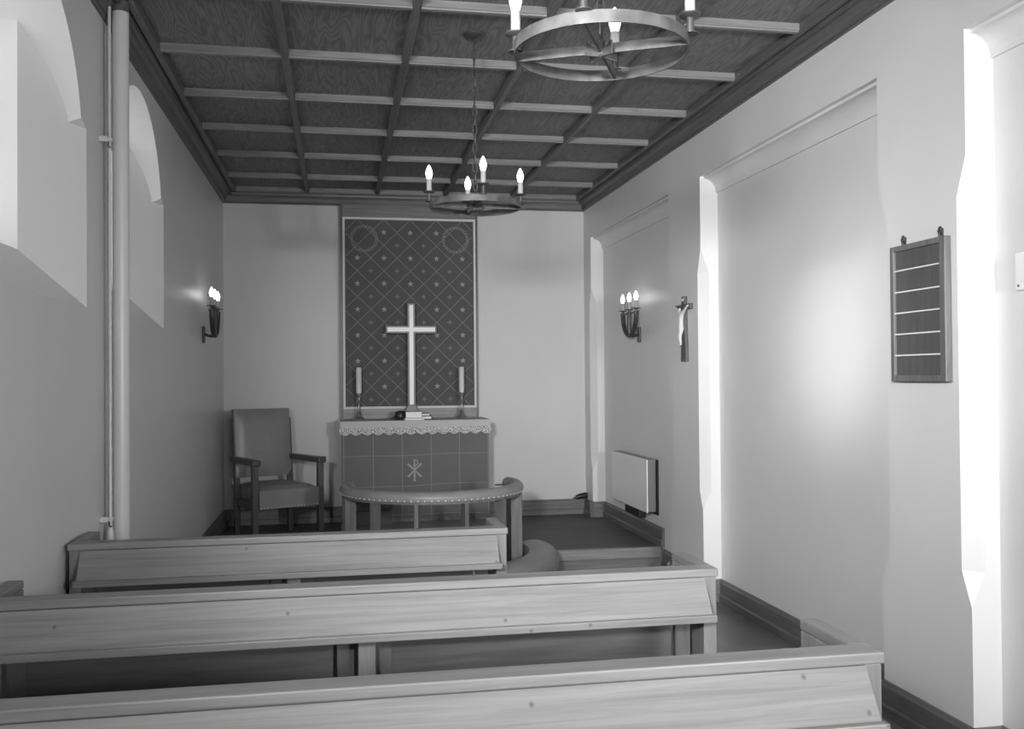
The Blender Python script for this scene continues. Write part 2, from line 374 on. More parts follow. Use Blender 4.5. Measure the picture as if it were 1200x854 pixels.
# ------------------------------------------------------------------ pews
def pew(y0, xl, xr, label):
    t = thing('pew', label, 'pew', ((xl+xr)/2, y0, 0), 0, 'pews')
    hx = (xr-xl)/2; ZT = .882
    MB().box(-hx, hx, 0, .075, ZT-.026, ZT).build('top_rail', PINE, t, bevel=.004)
    for s in (-1, 1):
        MB().box(s*hx-(.047 if s > 0 else 0), s*hx+(.047 if s < 0 else 0), .0752, .305, ZT-.026, ZT).build('arm_rest', PINE_Y, t, bevel=.004)
        a, b_ = sorted((s*(hx-.006), s*(hx-.050)))
        MB().box(a, b_, .004, .295, 0, ZT-.026).build('end_panel', PINE_V, t, bevel=.003)
        MB().box(a+.001, b_-.001, .295, .44, 0, .47).build('end_foot', PINE_V, t, bevel=.003)
    # slanted book board with a lip
    bx = hx-.046
    yb, zb = -.055, .752
    MB().loft([[(-bx, .016, ZT-.026), (-bx, .002, ZT-.028), (-bx, yb-.004, zb), (-bx, yb+.012, zb-.004)],
               [(bx, .016, ZT-.026), (bx, .002, ZT-.028), (bx, yb-.004, zb), (bx, yb+.012, zb-.004)]]).build('book_board', PINE, t)
    lx = bx+.010
    MB().box(-lx, lx, yb-.022, yb+.014, zb-.022, zb+.001).build('book_ledge', PINE, t, bevel=.003)
    MB().box(-bx+.02, bx-.02, yb+.014, .06, zb-.02, zb-.006).build('shelf_board', PINE_D, t)
    # frame below: centre post, stiles, panels, bottom rail
    MB().box(-.038, .014, .004, .06, 0, ZT-.027).build('centre_post', PINE_V, t, bevel=.003)
    for a, b_, ps in ((-hx+.075, -.05, None), (.014, hx-.075, None)):
        y1, y2 = .062, .085
        w0 = .05
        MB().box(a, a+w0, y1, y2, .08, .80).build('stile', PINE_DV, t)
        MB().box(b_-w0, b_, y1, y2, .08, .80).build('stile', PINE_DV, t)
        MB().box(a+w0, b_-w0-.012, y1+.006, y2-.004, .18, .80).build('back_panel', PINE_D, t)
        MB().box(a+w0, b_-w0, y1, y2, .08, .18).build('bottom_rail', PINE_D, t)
    MB().box(-hx+.052, hx-.052, .086, .44, .42, .445).build('seat', PINE, t, bevel=.004)
    return t
pew(3.826, -1.01, .683, 'shortest pew, front row, just before the curved altar rail')
pew(2.869, -1.01, 1.196, 'long pew in the second row with dark panels under its book board')
pew(1.928, -1.01, 1.194, 'nearest pew cut off by the bottom edge of the picture')

# ------------------------------------------------------------------ altar
AX0, AX1, AY0, AY1, AZ0, AZ1 = .03, 1.335, 8.42, 8.9, .23, 1.118
pr_ = bpy.data.objects.new('altar_step', None); COL.objects.link(pr_); struct(pr_, 'pale wooden step board under the altar', 'step')
for k in range(7):
    y = 7.78+k*.17
    MB().box(.02, 1.40, y, min(y+.1685, YB-.03), ZS, AZ0).build('plank', OAK_X, pr_, bevel=.002)
al = thing('altar', 'altar with a dark woven frontal bearing a Chi-Rho emblem', 'altar', ((AX0+AX1)/2, AY0, AZ0))
ox, oz = (AX0+AX1)/2, AZ0
hw = (AX1-AX0)/2; H = AZ1-AZ0
MB().box(-hw+.01, hw-.01, .012, AY1-AY0, 0, H).build('altar_body', OAK, al)
MB().box(-hw, hw, 0, .012, .03, H).build('frontal', FRONT, al)
MB().box(-hw-.0, -hw+.012, .0121, .46, .03, H).build('side_cloth', FRONT, al); MB().box(hw-.012, hw, .0121, .46, .03, H).build('side_cloth', FRONT, al)
g = MB()
for px in (.10, 1.72, 3.33, 4.95, 6.56, 8.2):     # upright thread lines (sixths of the cloth)
    x = -hw+(AX1-AX0)*(px-.0)/8.25
    g.box(x-.0035, x+.0035, -.0015, .001, .034, H-.02)
for z, d in ((.063, -.004), (.318, .014), (.588, .008)):
    n = 12
    for k in range(n):
        xa = -hw+2*hw*k/n; xb = -hw+2*hw*(k+1)/n
        za = z+d*(k/n-.5)*2+.004*math.sin(k*.9); zb_ = z+d*((k+1)/n-.5)*2+.004*math.sin((k+1)*.9)
        g.loft([[(xa, -.0014, za-.003), (xa, -.0014, za+.003), (xa, .001, za+.003), (xa, .001, za-.003)],
                [(xb, -.0014, zb_-.003), (xb, -.0014, zb_+.003), (xb, .001, zb_+.003), (xb, .001, zb_-.003)]])
g.build('thread_grid', THREAD, al)
def bar2(b, p, q, w0, w1, y0, y1):
    p = Vector(p); q = Vector(q); n = (q-p).normalized(); n = Vector((-n.y, n.x))
    poly = [p+n*w0/2, p-n*w0/2, q-n*w1/2, q+n*w1/2]
    b.loft([[(u.x, y0, u.y) for u in poly], [(u.x, y1, u.y) for u in poly]])
ch = MB(); cx, cz, q_ = -.018, .452, .78            # Chi-Rho
def E(x, z): return (cx+x*q_, cz+z*q_)
for s_ in (-1, 1):
    for sx in (-1, 1): bar2(ch, E(0, 0), E(sx*.076, s_*.074), .014*q_, .026*q_, -.003, .0)
bar2(ch, E(0, -.122), E(0, .118), .024*q_, .016*q_, -.0032, .0)
bar2(ch, E(-.020, -.119), E(.018, -.119), .010*q_, .010*q_, -.0033, 0)
bar2(ch, E(-.020, .118), E(.006, .118), .008*q_, .008*q_, -.0033, 0)
pp = [E(.008+.028*math.cos(math.pi/2-math.pi*k/12), .086+.032*math.sin(math.pi/2-math.pi*k/12)) for k in range(13)]
for u, v in zip(pp, pp[1:]): bar2(ch, u, v, .013*q_, .013*q_, -.0031, .0)
bar2(ch, E(-.002, .118), E(.010, .118), .012*q_, .012*q_, -.0034, 0); bar2(ch, E(-.018, .054), E(.010, .054), .010*q_, .010*q_, -.0031, 0)
ch.build('emblem', THREAD_L, al, label='pale embroidered Chi-Rho')

# altar cloth
ac = thing('altar_cloth', 'pale linen cloth with scalloped lace edge lying on the altar', 'tablecloth', (ox, AY0, AZ1))
MB().box(-hw-.012, hw+.012, -.022, .475, 0, .006).build('linen_top', LINEN, ac)
MB().box(-hw-.012, hw+.012, -.022, -.017, -.052, 0).build('linen_drop', LINEN, ac)
ns = 14; lz = -.052; W2 = hw+.02
b = MB(); b2 = MB()
for k in range(ns*8):
    u0 = k/(ns*8); u1 = (k+1)/(ns*8)
    f = lambda u: lz-.045-.022*abs(math.sin(math.pi*u*ns))
    yy = lambda u: -.024-.004*math.sin(u*40)
    x0 = -W2+2*W2*u0; x1 = -W2+2*W2*u1
    b.quad((x0, yy(u0), lz), (x1, yy(u1), lz), (x1, yy(u1), f(u1)), (x0, yy(u0), f(u0)))
    b2.quad((x0, yy(u0)-.001, f(u0)+.007), (x1, yy(u1)-.001, f(u1)+.007), (x1, yy(u1)-.001, f(u1)), (x0, yy(u0)-.001, f(u0)))
for k in range(ns):
    xm = -W2+2*W2*(k+.5)/ns
    for q in range(5):
        a = math.pi*(.15+.7*q/4); p0 = (xm, lz-.006); p1 = (xm+.036*math.cos(a)*1.0, lz-.006-.052*math.sin(a))
        bar2(b2, p0, p1, .003, .004, -.031, -.0295)
for s in (-1, 1):
    b.quad((s*W2, -.024, lz), (s*W2, .45, lz), (s*W2, .45, lz-.055), (s*W2, -.024, lz-.055))
b.build('lace_edge', LACE, ac, label='openwork lace'); b2.build('lace_thread', LINEN, ac)
for s in (-1, 1):
    MB().box(*sorted((s*(hw+.007), s*(hw+.012))), -.017, .475, -.052, 0).build('linen_side', LINEN, ac)

# altarpiece
ap = thing('altarpiece', 'tall dark textile panel with stars and diamonds in a wooden frame', 'altarpiece', (.6705, 8.93, AZ1))
LX = .6705
def fx(x): return x-LX
ZB0 = AZ1
FX0, FX1 = .022, 1.312; PX0, PX1 = .055, 1.288; PZ0, PZ1 = 1.228, 2.990
d0, d1 = -.03, .068
MB().box(fx(FX0), fx(FX1), .02, d1, 0, ZC+.01-ZB0).build('back_board', OAK_X, ap)
MB().box(fx(FX0), fx(PX0-.006), d0, .02, 0, ZC-ZB0).build('frame_side', DARKWOOD, ap); MB().box(fx(PX1+.006), fx(FX1), d0, .02, 0, ZC-ZB0).build('frame_side', DARKWOOD, ap)
MB().box(fx(PX0-.006), fx(PX1+.006), d0+.006, .02, PZ1+.012-ZB0, ZC-ZB0).build('frame_top', CROWN_X, ap)
MB().box(fx(PX0-.006), fx(PX1+.006), d0+.006, .02, 0, PZ0-.012-ZB0).build('frame_bottom', OAK_X, ap)
MB().box(fx(PX0), fx(PX1), -.012, .0199, PZ0-ZB0, PZ1-ZB0).build('fabric', BLUE, ap)
b = MB(); bw = .02
b.box(fx(PX0-.006), fx(PX0-.006)+bw, d0-.004, -.0125, PZ0-.012-ZB0, PZ1+.012-ZB0); b.box(fx(PX1+.006)-bw, fx(PX1+.006), d0-.004, -.0125, PZ0-.012-ZB0, PZ1+.012-ZB0)
b.box(fx(PX0), fx(PX1), d0-.0042, -.0125, PZ1+.012-bw-ZB0, PZ1+.012-ZB0); b.box(fx(PX0), fx(PX1), d0-.0042, -.0125, PZ0-.012-ZB0, PZ0-.012+bw-ZB0)
b.build('border_strip', GILT, ap, label='pale border strip')
SX, SZ, X00, Z00 = .2465, .241, .184, 2.867
lo = (PX0+.02, PX1-.02, PZ0+.012, PZ1-.012)
b = MB()
def clip_line(p, dr):
    t0, t1 = -9, 9
    for a, dd, mn, mx in ((p[0], dr[0], lo[0], lo[1]), (p[1], dr[1], lo[2], lo[3])):
        ta, tb = sorted(((mn-a)/dd, (mx-a)/dd)); t0 = max(t0, ta); t1 = min(t1, tb)
    return None if t1 <= t0 else ((p[0]+dr[0]*t0, p[1]+dr[1]*t0), (p[0]+dr[0]*t1, p[1]+dr[1]*t1))
for s in (-1, 1):
    for k in range(-12, 14):
        c = clip_line((X00+SX*(k+.5), Z00), (SX, s*SZ))
        if c: bar2(b, (fx(c[0][0]), c[0][1]-ZB0), (fx(c[1][0]), c[1][1]-ZB0), .0055, .0055, -.0135, -.012)
b.build('diamond_lines', THREAD, ap)
def star_pts(r): return [((r if k % 2 == 0 else r*.4)*math.sin(math.pi*k/5), (r if k % 2 == 0 else r*.4)*math.cos(math.pi*k/5)) for k in range(10)]
def repeat(proto, name, spots, parent):
    for k, p in enumerate(spots):
        if k == 0: proto.location = p
        else: shared(proto, name, p, parent)
b = MB(); pts = star_pts(.030); b.loft([[(u, -.0145, v) for u, v in pts], [(u, -.012, v) for u, v in pts]])
repeat(b.build('star', THREAD_L, ap), 'star', [(fx(X00+SX*c_), 0, Z00-SZ*r_-ZB0) for r_ in range(7) for c_ in range(5) if not (r_ == 0 and c_ in (0, 4))], ap)
b = MB()
for k in range(4):
    a = math.pi*k/4; q = .027 if k % 2 == 0 else .020
    bar2(b, (-q*math.cos(a), -q*math.sin(a)), (q*math.cos(a), q*math.sin(a)), .004, .004, -.0137, -.012)
repeat(b.build('asterisk', THREAD, ap), 'asterisk', [(fx(X00+SX*(c_+.5)), 0, Z00-SZ*(r_+.5)-ZB0) for r_ in range(7) for c_ in range(4) if not (r_ == 0 and c_ in (0, 3))], ap)
rg = MB()
for ph in (0, math.pi):
    n = 96; pts = []
    for k in range(n+1):
        a = 2*math.pi*k/n; rr = .116+.012*math.sin(11*a+ph); pts.append((rr*math.cos(a), rr*math.sin(a)))
    for u, v in zip(pts, pts[1:]): bar2(rg, u, v, .0065, .0065, -.0142, -.012)
repeat(rg.build('braided_ring', THREAD, ap), 'braided_ring', [(fx(.247), 0, 2.806-ZB0), (fx(1.105), 0, 2.806-ZB0)], ap)

# things on the altar
ZA1 = AZ1+.006
cr = thing('altar_cross', 'tall standing cross with white inlaid face on the altar', 'cross', (.671, 8.79, ZA1))
MB().box(-.105, .105, -.05, .05, 0, .03).build('base_slab', CROSSWOOD, cr, bevel=.004)
MB().loft([[(-.075, -.04, .03), (.075, -.04, .03), (.075, .04, .03), (-.075, .04, .03)], [(-.038, -.03, .128), (.038, -.03, .128), (.038, .03, .128), (-.038, .03, .128)]]).build('base_foot', CROSSWOOD, cr, bevel=.004)
cz0 = .128; ct = 2.193-ZA1; ca = 1.949-ZA1
b = MB(); poly = [(-.036, cz0), (.036, cz0), (.036, ca-.036), (.236, ca-.036), (.236, ca+.036), (.036, ca+.036), (.036, ct), (-.036, ct), (-.036, ca+.036), (-.236, ca+.036), (-.236, ca-.036), (-.036, ca-.036)]
b.prism(poly, lambda u, v, t: (u, t, v), -.015, .02); b.build('cross_body', CROSSWOOD, cr, bevel=.003)
b = MB(); q = .019; e = .017
poly = [(-q, cz0+.002), (q, cz0+.002), (q, ca-q), (.236-e, ca-q), (.236-e, ca+q), (q, ca+q), (q, ct-e), (-q, ct-e), (-q, ca+q), (-.236+e, ca+q), (-.236+e, ca-q), (-q, ca-q)]
b.prism(poly, lambda u, v, t: (u, t, v), -.021, -.015); b.build('inlay', INLAY, cr, label='white inlay')
def candlestick(x, label):
    t = thing('candlestick', label, 'candlestick', (x, 8.74, ZA1), 0, 'altar candlesticks')
    MB().lathe([(.056, 0), (.058, .006), (.05, .014), (.03, .026), (.02, .036), (.026, .046)], n=24).build('base', BRASS, t, smooth=True)
    MB().lathe([(.022, .046), (.013, .056), (.018, .068), (.011, .08), (.010, .15), (.017, .165), (.010, .18), (.012, .205), (.022, .232), (.022, .24)], n=20).build('stem', BRASS, t, smooth=True)
    MB().lathe([(.025, .24), (.025, .470), (.020, .476), (.004, .476)], n=20).build('candle', WAX, t, smooth=True)
candlestick(.187, 'brass candlestick with thick candle, on the altar side nearer the armchair')
candlestick(1.131, 'brass candlestick with thick candle, on the altar side nearer the niches')
def book(name, label, loc, w_, d_, h_, cover, rz=0, ct_=.004):
    t = thing(name, label, 'book', loc, rz)
    MB().box(-w_/2, w_/2, -d_/2, d_/2, 0, ct_).build('cover', cover, t); MB().box(-w_/2, w_/2, -d_/2, d_/2, h_-ct_, h_).build('cover', cover, t)
    MB().box(-w_/2-.001, -w_/2+ct_, -d_/2, d_/2, ct_, h_-ct_).build('spine', cover, t)
    MB().box(-w_/2+ct_, w_/2-.004, -d_/2+.004, d_/2-.004, ct_, h_-ct_).build('page_block', PAPER, t)
    return t
book('booklet', 'thin white booklet under the thick book on the altar', (.672, 8.535, ZA1), .175, .13, .014, PAPER, R(2), .002)
book('thick_book', 'thick book with bright white page edge at the cross foot', (.665, 8.555, ZA1+.014), .15, .115, .062, BLACK, R(2))
book('dark_book', 'thin dark book lying right of the thick book', (.795, 8.66, ZA1), .10, .13, .03, DARKBOOK, R(-8))
book('upper_dark_book', 'narrow dark book resting on the thin dark book', (.775, 8.665, ZA1+.03), .08, .11, .024, DARKBOOK, R(6))
bg = MB()
bg.loft([[(.055*math.cos(a)*s, .045*math.sin(a)*s, z) for a in [2*math.pi*k/12 for k in range(12)]] for s, z in ((.8, 0), (1, .015), (.95, .05), (.7, .075), (.3, .082))])
t = thing('black_pouch', 'small black rounded pouch-like object left of the thick book on the altar', 'pouch', (.555, 8.60, ZA1)); bg.build('pouch_body', BLACK, t, smooth=True)
MB().tube([(-.04, -.01, .03), (-.07, -.02, .02), (-.085, -.02, .012), (-.075, 0, .008), (-.04, 0, .012)], .006, 8).build('strap', BLACK, t, smooth=True)

# hassock beside the altar
t = thing('hassock', 'dark boxy hassock in front of the altar behind the rail', 'hassock', (.283, 8.325, AZ0))
MB().box(-.167, .167, -.085, .085, 0, .125).build('box_body', HASSOCK, t, bevel=.006)
MB().box(-.17, .17, -.088, .088, .125, .19).build('cushion_top', HASSOCK, t, bevel=.022, segs=4)

# ------------------------------------------------------------------ armchair
A = R(26)
ct_ = thing('armchair', 'high-backed leather armchair with dark flat arms in the corner', 'chair', (-.42-.24*math.cos(A), 8.57-.24*math.sin(A), ZS), A)
# local: x to the viewer's right, -y towards the viewer, back posts at y = 0
WB, WF, D = .24, .285, .52
for s in (-1, 1):
    MB().loft([[(s*WB+u, v+(.06 if z > .5 else 0)*(z-.45)/.6, z) for u, v in ((-.022, -.022), (.022, -.022), (.022, .022), (-.022, .022))] for z in (0, .45, .72, 1.0)]).build('leg', DARKWOOD, ct_, bevel=.003)
    MB().box(s*WF-.024, s*WF+.024, -D-.024, -D+.024, 0, .635).build('leg', CHAIRWOOD, ct_, bevel=.003)
    MB().loft([[(s*(WB+.022)+u, .03, z), (s*(WB+.022)+u, .03, z+.045), (s*WF+u*1.15, -D-.05, z+.05), (s*WF+u*1.15, -D-.05, z)] for u, z in ((-.032, .635), (.032, .635))]).build('arm_rest', DARKWOOD, ct_, bevel=.01)
    MB().loft([[(s*(WB+.0)+u, 0, z) for u in (-.012, .012)]+[(s*WF+u, -D, z) for u in (.012, -.012)] for z in (.27, .33)]).build('seat_rail', DARKWOOD, ct_)
def cushion(x0f, x1f, yf, x0b, x1b, yb, z0, z1, crown, n=12):
    b = MB(); secs = []
    top = {}
    V = []; F = []
    for i in range(n+1):
        for j in range(n+1):
            u, v = i/n, j/n
            xf = x0f+(x1f-x0f)*u; xb = x0b+(x1b-x0b)*u
            x = xf+(xb-xf)*v; y = yf+(yb-yf)*v
            ed = min(u, 1-u, v, 1-v)*n
            z = z1+crown*(1-(2*u-1)**4)*(1-(2*v-1)**4)-(.014 if ed < .5 else 0)
            V.append((x, y, z))
    for i in range(n):
        for j in range(n):
            a = i*(n+1)+j; F.append((a, a+1, a+n+2, a+n+1))
    k = len(V)
    ring = [i*(n+1) for i in range(n+1)]+[n*(n+1)+j for j in range(1, n+1)]+[i*(n+1)+n for i in range(n-1, -1, -1)]+[j for j in range(n-1, 0, -1)]
    for r_ in ring: V.append((V[r_][0], V[r_][1], z0))
    for a in range(len(ring)):
        c = (a+1) % len(ring); F.append((ring[a], ring[c], k+c, k+a))
    F.append(tuple(range(k, k+len(ring))))
    return b.add(V, F)
cushion(-WF+.028, WF-.028, -D-.03, -WB+.025, WB-.025, .015, .285, .448, .026).build('seat', LEATHER, ct_, smooth=True)
bk = cushion(-.232, .232, .0, -.236, .236, 0, 0, 0, 0)
# upholstered back: a padded slab leaning slightly
V = MB(); n = 12
secs = []
def bp(u, v, f): # f 0 back 1 front
    z = .50+.58*v; ln = .10*(z-.45)
    pad = .03*(1-(2*u-1)**6)*(1-(2*v-1)**6)
    return (-.25+.5*u, ln+(.03 if f == 0 else -.022-pad), z)
vs = []; fs = []
for f in (1, 0):
    for i in range(n+1):
        for j in range(n+1): vs.append(bp(i/n, j/n, f))
N1 = (n+1)*(n+1)
for i in range(n):
    for j in range(n):
        a = i*(n+1)+j; fs.append((a, a+n+1, a+n+2, a+1)); fs.append((N1+a, N1+a+1, N1+a+n+2, N1+a+n+1))
ring = [i*(n+1) for i in range(n+1)]+[n*(n+1)+j for j in range(1, n+1)]+[i*(n+1)+n for i in range(n-1, -1, -1)]+[j for j in range(n-1, 0, -1)]
for a in range(len(ring)):
    c = (a+1) % len(ring); fs.append((ring[a], N1+ring[a], N1+ring[c], ring[c]))
V.add(vs, fs); V.build('backrest', LEATHER, ct_, smooth=True)
sd = MB()
for k in range(22):
    u = (k+.5)/22; x, y, z = bp(u, 1, 0); sd.lathe([(.0045, 0), (.0045, .002), (.002, .0035)], (x, y-.025, z-.0005), 8)
for k in range(18):
    u = (k+.5)/18; x = -WF+.03+2*(WF-.03)*u
    sd.add([(x+.0045*math.cos(a), -D-.033, .295+.0045*math.sin(a)) for a in [math.pi*q/3 for q in range(6)]]+[(x, -D-.036, .295)], [(q, (q+1) % 6, 6) for q in range(6)])
so = sd.build('studs', STUD, ct_); so['kind'] = 'stuff'

# ------------------------------------------------------------------ curved altar rail and kneeler
RX, RY, RR = .675, 6.93, .62
ZRAIL = .742
ra = thing('altar_rail', 'curved wooden altar rail with studded leather padded top', 'altar rail', (RX, RY, 0))
def pol(phi, r, z): return (r*math.sin(phi), -r*math.cos(phi), z)
PHI = R(106)
n = 48
path = [pol(-PHI+2*PHI*k/n, RR, ZRAIL-.03) for k in range(n+1)]
prof = [(-.045, -.034), (.045, -.034), (.050, -.012), (.044, .010), (.026, .027), (0, .033), (-.026, .027), (-.044, .010), (-.050, -.012)]
secs = []
for k in range(-3, n+4):
    kk = min(max(k, 0), n); ph = -PHI+2*PHI*kk/n
    s = {1: .92, 2: .7, 3: .25}.get(-k if k < 0 else k-n, 1)
    ex = {1: .012, 2: .022, 3: .027}.get(-k if k < 0 else k-n, 0)*(-1 if k < 0 else 1)
    ph2 = ph+ex/RR
    secs.append([pol(ph2, RR+u*s, ZRAIL-.033+v*s) for u, v in prof])
pad_ = MB().loft(secs).build('padded_top', RAILPAD, ra, smooth=True)
sd = MB()
for k in range(54):
    ph = -PHI+2*PHI*(k+.5)/54; x, y, z = pol(ph, RR+.047, ZRAIL-.060)
    nx, ny = math.sin(ph), -math.cos(ph); tx, ty = math.cos(ph), math.sin(ph)
    r_ = .006
    sd.add([(x+tx*r_*math.cos(a), y+ty*r_*math.cos(a), z+r_*math.sin(a)) for a in [math.pi*q/3 for q in range(6)]]+[(x+nx*.005, y+ny*.005, z)], [(q, (q+1) % 6, 6) for q in range(6)])
so = sd.build('studs', STUD, pad_); so['kind'] = 'stuff'
def arcslab(phi, r0, r1, z0, z1, n=40):
    secs = []
    for k in range(n+1):
        ph = -phi+2*phi*k/n; secs.append([pol(ph, r0, z0), pol(ph, r1, z0), pol(ph, r1, z1), pol(ph, r0, z1)])
    return MB().loft(secs)
arcslab(PHI, RR-.036, RR+.036, ZRAIL-.085, ZRAIL-.067).build('wood_rail', OAK, ra)
for dg in (-103, -74, -44, -15, 15, 44, 74, 103):
    ph = R(dg); c = math.cos(ph); s = math.sin(ph)
    hw_, ht = .040, .014
    poly = [(-hw_, -ht), (hw_, -ht), (hw_, ht), (-hw_, ht)]
    P = [pol(ph, RR, 0)]
    b = MB(); b.loft([[(RR*s+u*s+v*c, -RR*c-u*c+v*s, z) for u, v in poly] for z in (.10, ZRAIL-.085)])
    b.build('post', OAK, ra, bevel=.003)
arcslab(R(112), RR-.07, RR+.07, 0, .10).build('base_ring', DARKWOOD, ra)
b = MB(); x, y, z = pol(R(104), RR-.055, ZRAIL-.055); b.box(x-.06, x+.02, y-.012, y+.012, z-.006, z+.006); b.build('end_bracket', IRON, ra)
kn = thing('kneeler', 'padded grey leather kneeling bench curving round the altar rail', 'kneeler', (RX, RY, 0))
K0, K1 = RR+.075, RR+.30
arcslab(R(104), K0, K1-.015, 0, .13).build('kneeler_base', DARKWOOD, kn)
secs = []; n = 52; KP = R(102)
kp = [(0, 0), (1, 0), (1.03, .3), (1.0, .62), (.9, .86), (.72, .97), (.5, 1.0), (.25, .97), (.06, .86), (-.01, .5)]
for k in range(-4, n+5):
    kk = min(max(k, 0), n); ph = -KP+2*KP*kk/n; e = (-k if k < 0 else k-n) if (k < 0 or k > n) else 0
    s = (1, .96, .85, .62, .2)[e]; ex = (0, .035, .065, .088, .10)[e]*(-1 if k < 0 else 1)
    c = (K0+K1)/2
    secs.append([pol(ph+ex/c, c+(K0-c+(K1-K0)*u)*1.0 if False else c+(-.5+u)*(K1-K0)*s, .13+.125*v*(.55+.45*s)) for u, v in kp])
MB().loft(secs).build('kneeler_cushion', RAILPAD, kn, smooth=True)

# ------------------------------------------------------------------ lights of the chapel
def bulb_prof(s=1): return [(.010*s, 0), (.0125*s, .010*s), (.0165*s, .024*s), (.0155*s, .036*s), (.010*s, .052*s), (.005*s, .063*s), (.001*s, .068*s)]
def candle_arm(t, x, y, z, sl=.045, tube=.068, big=1):
    st_ = MB().lathe([(.021, 0), (.021, .003), (.010, .006), (.0095, sl-.004), (.013, sl-.002)], (x, y, z), 16).build('candle_stem', IRON, t, smooth=True)
    MB().lathe([(.006, sl-.003), (.026, sl), (.030, sl+.004), (.030, sl+.007), (.012, sl+.004)], (x, y, z), 20).build('drip_pan', IRON, st_, smooth=True)
    MB().lathe([(.0135, sl+.004), (.0130, sl+tube), (.010, sl+tube+.001)], (x, y, z), 16).build('candle_sleeve', TUBE, st_, smooth=True)
    MB().lathe(bulb_prof(1.08), (x, y, z+sl+tube), 16).build('bulb', BULB, st_, smooth=True, label='glowing flame-shaped bulb')
def chandelier(cx, cy, rz, label):
    ZR = 2.377; RRg = .232; hb = .016
    t = thing('chandelier', label, 'chandelier', (cx, cy, ZR), rz, 'ring chandeliers')
    n = 72; secs = []
    for k in range(n+1):
        a = 2*math.pi*k/n; c, s = math.cos(a), math.sin(a)
        secs.append([((RRg+u)*c, (RRg+u)*s, v) for u, v in ((-.004, -hb), (.001, -hb), (.001, hb), (-.004, hb))])
    MB().loft(secs, caps=False).build('ring_band', STEEL, t, smooth=True)
    for ax in (0, 1):
        b = MB()
        if ax == 0: b.box(-RRg+.003, RRg-.003, -.0035, .0035, -.014, .012)
        else: b.box(-.0035, .0035, -RRg+.003, RRg-.003, -.0135, .0125)
        b.build('cross_bar', STEEL, t)
    for k in range(4):
        a = math.pi/4+math.pi/2*k; c, s = math.cos(a), math.sin(a)
        b = MB(); b.loft([[(.004*c-u*s, .004*s+u*c, -.015+v) for u, v in ((-.003, -.008), (.003, -.008), (.003, .008), (-.003, .008))],
                          [(.05*c-u*s, .05*s+u*c, -.010+v) for u, v in ((-.003, -.018), (.003, -.018), (.003, .018), (-.003, .018))]])
        b.build('hub_leaf', STEEL, t)
    MB().lathe([(.012, -.02), (.012, .02), (.006, .026)], n=12).build('hub', IRON, t)
    for k in range(4):
        a = math.pi/2*k; candle_arm(t, (RRg+.004)*math.cos(a), (RRg+.004)*math.sin(a), .014)
    top = ZP-ZR-.03
    nl = int((top-.03)/.046); ls = (top-.03)/nl
    for k in range(nl):
        zc = .03+ls*(k+.5); path = []
        for q in range(16):
            a = 2*math.pi*q/16; u = .0105*math.cos(a); v = (ls*.5+.003)*math.sin(a)
            v = max(-(ls*.5+.003), min(ls*.5+.003, v*1.15)); path.append((u, 0, zc+v) if k % 2 else (0, u, zc+v))
        MB().tube(path, .0035, 6, closed=True).build('chain_link', IRON, t, smooth=True)
    MB().tube([(0, 0, top-.004), (.008, 0, top+.004), (0, 0, top+.012), (0, 0, top+.022)], .003, 6).build('ceiling_hook', IRON, t)
    MB().lathe([(.012, top+.008), (.050, top+.018), (.056, top+.024), (.056, top+.03)], n=28).build('ceiling_rose', IRON, t, smooth=True)
    return t
chandelier(.695, 4.77, R(1.3), 'farther ring chandelier, four candle bulbs, hanging on its chain before the altar')
chandelier(.697, 2.432, R(-26), 'nearest ring chandelier cut off by the top edge of the picture')

def sconce(xw, sgn, label):
    t = thing('wall_sconce', label, 'sconce', (xw, 7.65, 1.86), 0, 'wall sconces')
    X = lambda d: sgn*d
    bx = sorted((0, X(.016)))
    MB().box(bx[0], bx[1], -.034, .034, -.075, .055).build('wall_plate', IRON, t, bevel=.006)
    MB().tube([(X(.01), 0, -.005), (X(.05), 0, -.022), (X(.09), 0, -.022)], .011, 10).build('wall_arm', IRON, t, smooth=True)
    for k in (-1, 0, 1):
        pts = [(X(.09), 0, -.022)]
        if k: pts += [(X(.09), k*.185*math.sin(math.pi/2*q/8), -.022+.20*(1-math.cos(math.pi/2*q/8))) for q in range(1, 9)]
        else: pts += [(X(.092), 0, .06), (X(.092), 0, .178)]
        br = MB().tube(pts, .015 if k else .018, 8, sx=1.3 if k else 1.2).build('branch', IRON, t, smooth=True)
        x, y = X(.09), k*.185
        MB().lathe([(.024, -.002), (.024, .003), (.011, .005), (.011, .026)], (x, y, .172), 14).build('candle_cup', IRON, br, smooth=True)
        MB().lathe([(.008, .024), (.036, .027), (.038, .031), (.014, .031)], (x, y, .172), 18).build('drip_pan', IRON, br, smooth=True)
        MB().lathe([(.014, .03), (.0135, .095), (.01, .096)], (x, y, .172), 14).build('candle_sleeve', TUBE, br, smooth=True)
        MB().lathe(bulb_prof(1.15), (x, y, .172+.095), 14).build('bulb', BULB, br, smooth=True, label='glowing flame-shaped bulb')
    MB().tube([(X(.09), -.185, .165), (X(.09), 0, .172), (X(.09), .185, .165)], .006, 6).build('cross_rod', IRON, t)
    return t
sconce(XL, 1, 'three-armed iron candle sconce on the window wall near the armchair')
sconce(XN, -1, 'three-armed iron candle sconce in the niche above the heater')

